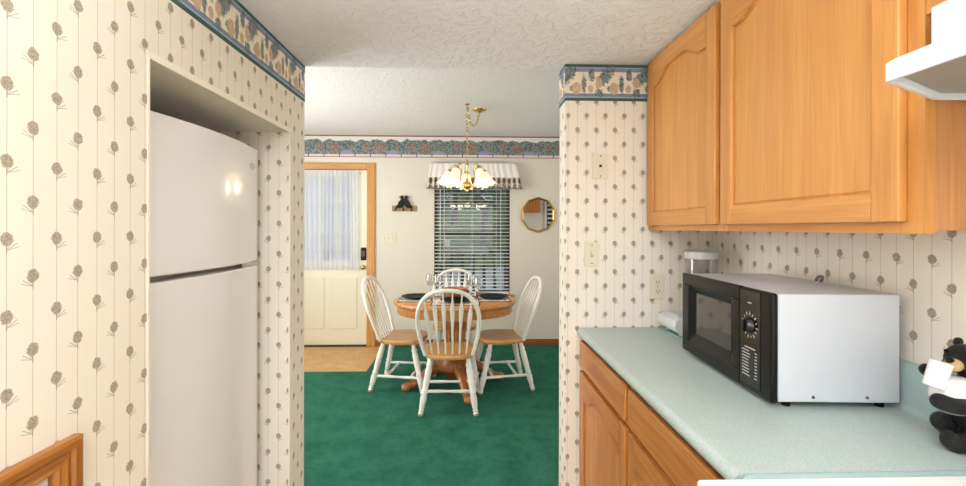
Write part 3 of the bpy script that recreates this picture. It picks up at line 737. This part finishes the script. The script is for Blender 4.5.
# stove
st = thing('stove', 'white stove top edge at the near end of the counter', 'stove', (0, 0, 0))
obj('stove_body', G().box(.47, 1.133, .0, .762, .0, .895), APPL, st)
obj('cooktop', G().box(.408, 1.133, -.002, .765, .897, .924), APPL, st, bevel=.008, seg=3)
for i, (x, y) in enumerate(((.62, .2), (.62, .55), (.93, .2), (.93, .55))):
    obj('burner', G().tube([((.02+.055*k/60)*cos(k*.42)+x, (.02+.055*k/60)*sin(k*.42)+y, .932) for k in range(61)], .005, 6), BLACK, st, smooth=60)
obj('oven_door', G().box(.44, .469, .02, .745, .25, .87), WHITE, st, bevel=.006)

# ------------------------------------------------------------------ microwave
mw = thing('microwave', 'white microwave oven with black front standing on the teal counter', 'microwave', (.787, 1.341, .914), radians(-2.8))
# local: front faces -X, width along Y (far +), depth along +X
obj('housing', G().box(.012, .318, -.268, .238, .018, .294), MWSIDE, mw, bevel=.004)
ff = obj('front_bezel', G().box(-.008, .012, -.272, -.130, .014, .296), BLACK, mw, bevel=.008, seg=3)
# door with a sloped recess round the window
dr = obj('door', G().box(-.006, .0118, -.128, .242, .014, .054).box(-.006, .0118, -.128, .242, .256, .296).box(-.006, .0118, -.128, -.088, .054, .256).box(-.006, .0118, .190, .242, .054, .256), BLACK, mw, bevel=.004)
o4 = [(-.088, .054), (.190, .054), (.190, .256), (-.088, .256)]; i4 = [(-.058, .088), (.164, .088), (.164, .232), (-.058, .232)]
obj('window_surround', G().rings([[(-.006, a, b) for a, b in o4], [(.0085, a, b) for a, b in i4]], cap0=False, cap1=False), BLACK, dr)
obj('door_window', G().box(.0085, .0118, -.062, .168, .084, .236), MWGLASS, dr)
obj('control_panel', G().box(-.010, -.006, -.228, -.138, .030, .290), BLACK2, ff, bevel=.001)
kn = obj('dial', G().lathe([(.001, 0), (.021, 0), (.020, .004), (.016, .014), (.001, .015)], (-.010, -.184, .196), 24, Matrix.Rotation(-pi/2, 3, 'Y')), BLACK2, ff, smooth=40)
obj('dial_grip', G().box(-.030, -.022, -.187, -.181, .180, .212), BLACK, kn, bevel=.002)
g = G()
for q in range(15):
    a = radians(90+24*q); r0, r1 = .028, (.034 if q % 2 else .037); nx_, nz_ = cos(a), sin(a)
    g.prism([(-.184+r0*nx_-.0012*nz_, .196+r0*nz_+.0012*nx_), (-.184+r1*nx_-.0012*nz_, .196+r1*nz_+.0012*nx_), (-.184+r1*nx_+.0012*nz_, .196+r1*nz_-.0012*nx_), (-.184+r0*nx_+.0012*nz_, .196+r0*nz_-.0012*nx_)], 0, -.0106, -.0099)
obj('dial_marks', g, PRINT, ff)
g = G().box(-.0106, -.0099, -.192, -.176, .2555, .2590)
g.box(-.0106, -.0099, -.208, -.162, .1320, .1350); g2 = G()
for r in range(9):
    z = .123-.0085*r; L = random.uniform(.028, .038); g.box(-.0106, -.0099, -.150-L, -.150, z, z+.0024); g2.box(-.0106, -.0099, -.216, -.205+random.uniform(-.003, 0), z, z+.0024)
obj('printed_guide', g, PRINT, ff); obj('printed_times', g2, PRINT, ff)
for x, y in ((.05, -.24), (.05, .21), (.29, -.24), (.29, .21)): obj('foot', G().rod((x, y, 0), (x, y, .019), [(0, .010), (1, .011)]), BLACK if y < 0 else flat('foot_amber', (176, 112, 72), .5), mw, smooth=40)
for x in (.10, .235): obj('screw', G().rod((x, -.2705, .032), (x, -.267, .032), [(0, .0035), (1, .0045)], 10), flat('screw_grey', (110, 108, 106), .4, .5, .8), mw)
obj('power_cord', G().tube(curve([(.318, .05, .20), (.334, .03, .27), (.326, .0, .306), (.300, -.02, .312), (.285, -.03, .302)], 6), .0045, 8), flat('cord_grey', (120, 116, 114), .5), mw, smooth=60)

# ------------------------------------------------------------------ food processor on a teal board
bd = obj('cutting_board', G().box(.872, 1.095, 1.665, 1.970, .9145, .922), flat('teal_glass_board', (150, 182, 176), .2), bevel=.002)
tag(bd, 'thin teal glass cutting board lying at the far end of the counter', 'cutting board')
fp = thing('food_processor', 'small white food processor with a clear bowl and white lid behind the microwave', 'appliance', (.978, 1.85, .922))
obj('motor_base', G().prism([(-.115, .018), (-.125, .040), (-.120, .066), (-.095, .078), (.075, .082), (.075, .012), (-.100, .012)], 1, -.085, .085), WHITE, fp, bevel=.004)
g = G()
for i in range(9): g.box(-.098+i*.012, -.092+i*.012, -.06, .06, .0765, .084)
obj('vent_rib', g, WHITE, fp)
for x, y in ((-.085, -.06), (-.085, .06), (.06, -.06), (.06, .06)): obj('foot', G().rod((x, y, 0), (x, y, .016), [(0, .010), (1, .012)]), WHITE, fp)
obj('clear_bowl', G().lathe([(.001, .083), (.060, .083), (.063, .10), (.064, .322), (.061, .322), (.060, .102), (.001, .088)], (.035, .0, 0), 32), JAR, fp, smooth=50)
obj('lid', G().lathe([(.001, .364), (.026, .364), (.030, .358), (.062, .356), (.069, .350), (.069, .324), (.066, .321), (.001, .3225)], (.035, 0, 0), 32), WHITE, fp, smooth=40)

# ------------------------------------------------------------------ bear figurine
bf = thing('bear_figurine', 'black bear cub figurine hugging a white jar and mug beside the backsplash', 'figurine', (1.066, .90, .914), radians(0))
g = G()
g.sphere((.010, .0, .058), (.030, .042, .056)).sphere((.010, .0, .105), (.028, .036, .040))
g.sphere((.006, -.002, .178), (.033, .035, .034)).sphere((-.030, -.012, .174), (.022, .018, .015))
g.sphere((.016, -.030, .209), (.010, .008, .012)).sphere((.020, .024, .209), (.010, .008, .012))
g.tube(curve([(.010, -.034, .112), (-.030, -.052, .100), (-.070, -.050, .098), (-.092, -.036, .104)], 5), [.017]*5+[.0165]*11, 12)
g.sphere((-.092, -.036, .104), (.016, .014, .016))
g.tube(curve([(.008, .032, .122), (-.034, .036, .140), (-.056, .022, .150)], 5), [.016]*5+[.013]*6, 12)
g.sphere((-.058, .020, .151), (.013, .012, .013))
g.tube(curve([(.010, -.030, .028), (-.030, -.046, .022), (-.062, -.045, .020)], 5), [.025]*5+[.020]*6, 12)
g.sphere((-.062, -.045, .020), (.024, .018, .019)).sphere((-.078, -.042, .028), (.014, .014, .020))
g.tube(curve([(.010, .022, .030), (-.030, .010, .036), (-.044, .0, .042)], 5), [.024]*5+[.018]*6, 12)
g.sphere((-.052, -.004, .048), (.019, .016, .020))
b = obj('bear_body', g, BEARM, bf, smooth=180)
r = b.modifiers.new('r', 'REMESH'); r.mode = 'VOXEL'; r.voxel_size = .0028; r.use_smooth_shade = True
sm = b.modifiers.new('sm', 'SMOOTH'); sm.iterations = 4
obj('muzzle', G().sphere((-.042, -.019, .173), (.016, .0160, .014)), TAN, b, smooth=180)
obj('nose', G().sphere((-.053, -.022, .184), (.008, .007, .006)), BLACK, b, smooth=180)
obj('eye', G().sphere((-.022, -.030, .194), .004, 10, 8), BLACK, b, smooth=180)
obj('eye', G().sphere((-.022, .012, .194), .004, 10, 8), BLACK, b, smooth=180)
CER = flat('white_ceramic', (238, 236, 234), .15, .5, coat=.3)
tm = Matrix.Rotation(radians(19), 3, 'Y')
obj('white_mug', G().lathe([(.001, .0), (.018, .0), (.019, .054), (.017, .054), (.016, .004), (.001, .003)], (-.084, -.018, .127), 28, tm), CER, bf, smooth=50)
obj('white_jar', G().lathe([(.001, 0), (.022, .0), (.034, .012), (.039, .032), (.036, .052), (.030, .056), (.001, .056)], (-.038, -.016, .072), 28), CER, bf, smooth=60)
obj('jar_lid', G().lathe([(.001, 0), (.032, 0), (.034, .006), (.030, .014), (.020, .019), (.001, .021)], (-.038, -.016, .128), 28), CER, bf, smooth=60)

# ------------------------------------------------------------------ oak frame on the near left wall
pf = thing('picture_frame', 'wide moulded oak picture frame with mitred corner on the near left wall', 'picture frame', (-.78, 0, 0))
def mitre(poly):   # poly: (w outward->inward, x height from wall); far upright then top rail, mitred
    y1, z1, y0, z0 = .872, .968, .18, .30
    def ring(w): return [(y1-w, z1-w), (y0+w, z1-w), (y0+w, z0+w), (y1-w, z0+w)]
    return [[(h, a, b) for a, b in ring(w)] for w, h in poly]
pr = mitre([(0, .0), (0, .018), (.006, .021), (.018, .021), (.022, .015), (.030, .017), (.040, .013), (.046, .015), (.052, .008), (.052, 0)])
for j in range(4):
    q4 = G()
    for i in range(len(pr)-1): q4.add([pr[i][j], pr[i][(j+1) % 4], pr[i+1][(j+1) % 4], pr[i+1][j]], [(0, 1, 2, 3)])
    obj('frame_rail' if j in (0, 2) else 'frame_stile', q4, FRAMEY if j in (0, 2) else FRAMEZ, pf)
obj('picture', G().box(.001, .006, .24, .812, .36, .908), flat('picture_white', (226, 224, 222), .4), pf)

# ------------------------------------------------------------------ outside the window
def _grass():
    M = Mat('lawn', .95, .1); n = M.noise(1.4, detail=5); n2 = M.noise(14, detail=4)
    return M.color(M.mix((n*.6+n2*.5).soft(.4, .7), srgb(58, 88, 40), srgb(128, 156, 84))).m
def _gravel():
    M = Mat('gravel', .95, .1); n = M.noise(9, detail=5)
    return M.color(M.mix(n.soft(.35, .65), srgb(150, 156, 160), srgb(206, 210, 214))).m
struct('ground', G().box(-14, 14, YF+.12, 17, -.40, -.30), _gravel())
g = G(); nn = 24
for i in range(nn+1):
    for j in range(nn+1):
        x = -5+26*i/nn; y = 17+24*j/nn; g.v.append((x, y, -.32 + 7.5*(j/nn)**1.1 + .15*sin(x*.9+j)))
for i in range(nn):
    for j in range(nn): a = i*(nn+1)+j; g.f.append((a, a+1, a+nn+2, a+nn+1))
struct('ground', g, _grass(), smooth=180)
struct('deck', G().box(-3.2, 3.2, YF+.12, 6.75, -.12, -.03), flat('deck_boards', (120, 112, 104), .8))
rl = thing('deck_railing', 'dark deck railing with square balusters outside the dining window', 'railing', (0, 6.62, 0))
DK = flat('dark_stained_wood', (62, 48, 42), .7)
obj('top_rail', G().box(-3.1, 3.1, -.06, .06, .985, 1.025), flat('brown_rail', (96, 70, 58), .7), rl)
obj('lower_rail', G().box(-3.1, 3.1, -.02, .02, .05, .09), DK, rl)
for x in (-2.2, -.72, .76, 2.24): obj('post', G().box(x-.045, x+.045, -.045, .045, -.03, .985), DK, rl)
for i in range(-8, 9):
    obj('baluster', G().box(i*.165+.03, i*.165+.075, -.02, .02, .09, .985), DK, rl)
def _leaf(a, b, nm):
    M = Mat(nm, .8, .2); n = M.noise(3, detail=3); return M.color(M.mix(n.soft(.4, .6), srgb(*a), srgb(*b))).m
LEAF = [_leaf((40, 66, 30), (96, 128, 60), 'foliage_dark'), _leaf((74, 104, 48), (140, 164, 92), 'foliage_light')]
BARK = flat('bark', (62, 54, 46), .9)
tl = ['leafy tree on the lawn left in the window view', 'leafy tree on the lawn just left of the window centre', 'leafy tree on the lawn just right of the window centre', 'leafy tree on the lawn right in the window view']
for i, (x, y, h, r) in enumerate(((-1.8, 19.5, 5.2, .16), (-.9, 24, 6, .16), (.65, 21, 5.6, .16), (2.3, 25, 6.2, .18))):
    tr = thing('tree', tl[i], 'tree', (x, y, .0), group='trees beyond the deck')
    base_z = -.32+7.5*((y-17)/24)**1.1 - .1
    obj('trunk', G().tube(curve([(0, 0, base_z), (.08, 0, base_z+1.6), (-.05, .05, base_z+3.2), (.1, 0, base_z+h*.8)], 5), [r*1.2]+[r*(1-.03*k) for k in range(15)], 10), BARK, tr, smooth=60)
    g = G()
    for q in range(1500):
        a = random.uniform(0, 2*pi); rr = 1.0*random.random()**.5; zz = base_z+random.uniform(1.7, h)
        c = Vector((rr*cos(a), rr*sin(a), zz)); u = Vector((random.gauss(0, 1), random.gauss(0, 1), random.gauss(0, 1))).normalized(); w = u.orthogonal().normalized()
        s = random.uniform(.07, .16); g.add([c-u*s, c+w*s*.5, c+u*s, c-w*s*.5], [(0, 1, 2, 3)])
    obj('foliage', g, LEAF[i % 2], tr)

# ------------------------------------------------------------------ lights
def area(name, loc, rot, sx, sy, power, col=(1, 1, 1)):
    l = bpy.data.lights.new(name, 'AREA'); l.shape = 'RECTANGLE'; l.size = sx; l.size_y = sy; l.energy = power; l.color = col
    o = bpy.data.objects.new(name, l); COL.objects.link(o); o.location = loc; o.rotation_euler = [radians(a) for a in rot]; return o
u = area('kitchen_fill_uplight', (-.05, -.5, 1.20), (180, 0, 0), 1.0, 1.2, 96, (.90, .955, 1)); u.data.spread = radians(130)  # unseen fill lamp added behind the camera to brighten the kitchen ceiling
area('kitchen_back_fill', (-.1, -2.2, 1.35), (90, 0, 0), 1.7, 1.5, 21, (.90, .955, 1))  # added soft frontal fill; the back wall has no window
area('dining_fill_uplight', (-2.1, 3.0, .7), (180, 0, 0), 1.0, 1.2, 20, (.97, .985, 1))  # hidden lamp added to lift the dining ceiling
area('dining_west_window_light', (-2.66, 3.1, 1.45), (90, 0, -90), 1.5, 1.5, 50, (.97, .985, 1))
area('dining_east_fill', (3.16, 3.4, 1.45), (90, 0, 90), 1.4, 1.4, 24, (1, .98, .96))  # unseen fill added from the right; the east wall has no window
for deg in (165, 237, 309, 21, 93):
    a = radians(deg); l = bpy.data.lights.new('chandelier_bulb_light', 'POINT'); l.energy = 1.2; l.color = (1, .84, .62); l.shadow_soft_size = .04
    o = bpy.data.objects.new('chandelier_bulb_light', l); COL.objects.link(o); o.location = (-.026+.24*cos(a), 3.73+.24*sin(a), 1.70)
wd = bpy.data.worlds.new('World'); SC.world = wd; wd.use_nodes = True
bg = wd.node_tree.nodes['Background']; bg.inputs[0].default_value = (.62, .74, .95, 1); bg.inputs[1].default_value = .45
sn = bpy.data.lights.new('sun', 'SUN'); sn.energy = 1.6; sn.angle = .02; so = bpy.data.objects.new('sun', sn); COL.objects.link(so); so.rotation_euler = (radians(-38), radians(25), 0)

# ------------------------------------------------------------------ camera
cam = bpy.data.cameras.new('camera'); co = bpy.data.objects.new('camera', cam); COL.objects.link(co)
cam.sensor_width = 36; cam.lens = 36*430/966; cam.clip_start = .02
cam.shift_y = -15/966
co.location = (0, 0, 1.375); co.rotation_euler = (Matrix.Rotation(-math.atan(13/430), 3, 'Z') @ Matrix.Rotation(pi/2, 3, 'X') @ Matrix.Rotation(radians(.12), 3, 'Z')).to_euler()
SC.camera = co
SC.view_settings.view_transform = 'Standard'; SC.view_settings.look = 'None'
SC.view_settings.exposure = 0.0; SC.view_settings.gamma = 1; SC.view_settings.use_curve_mapping = False
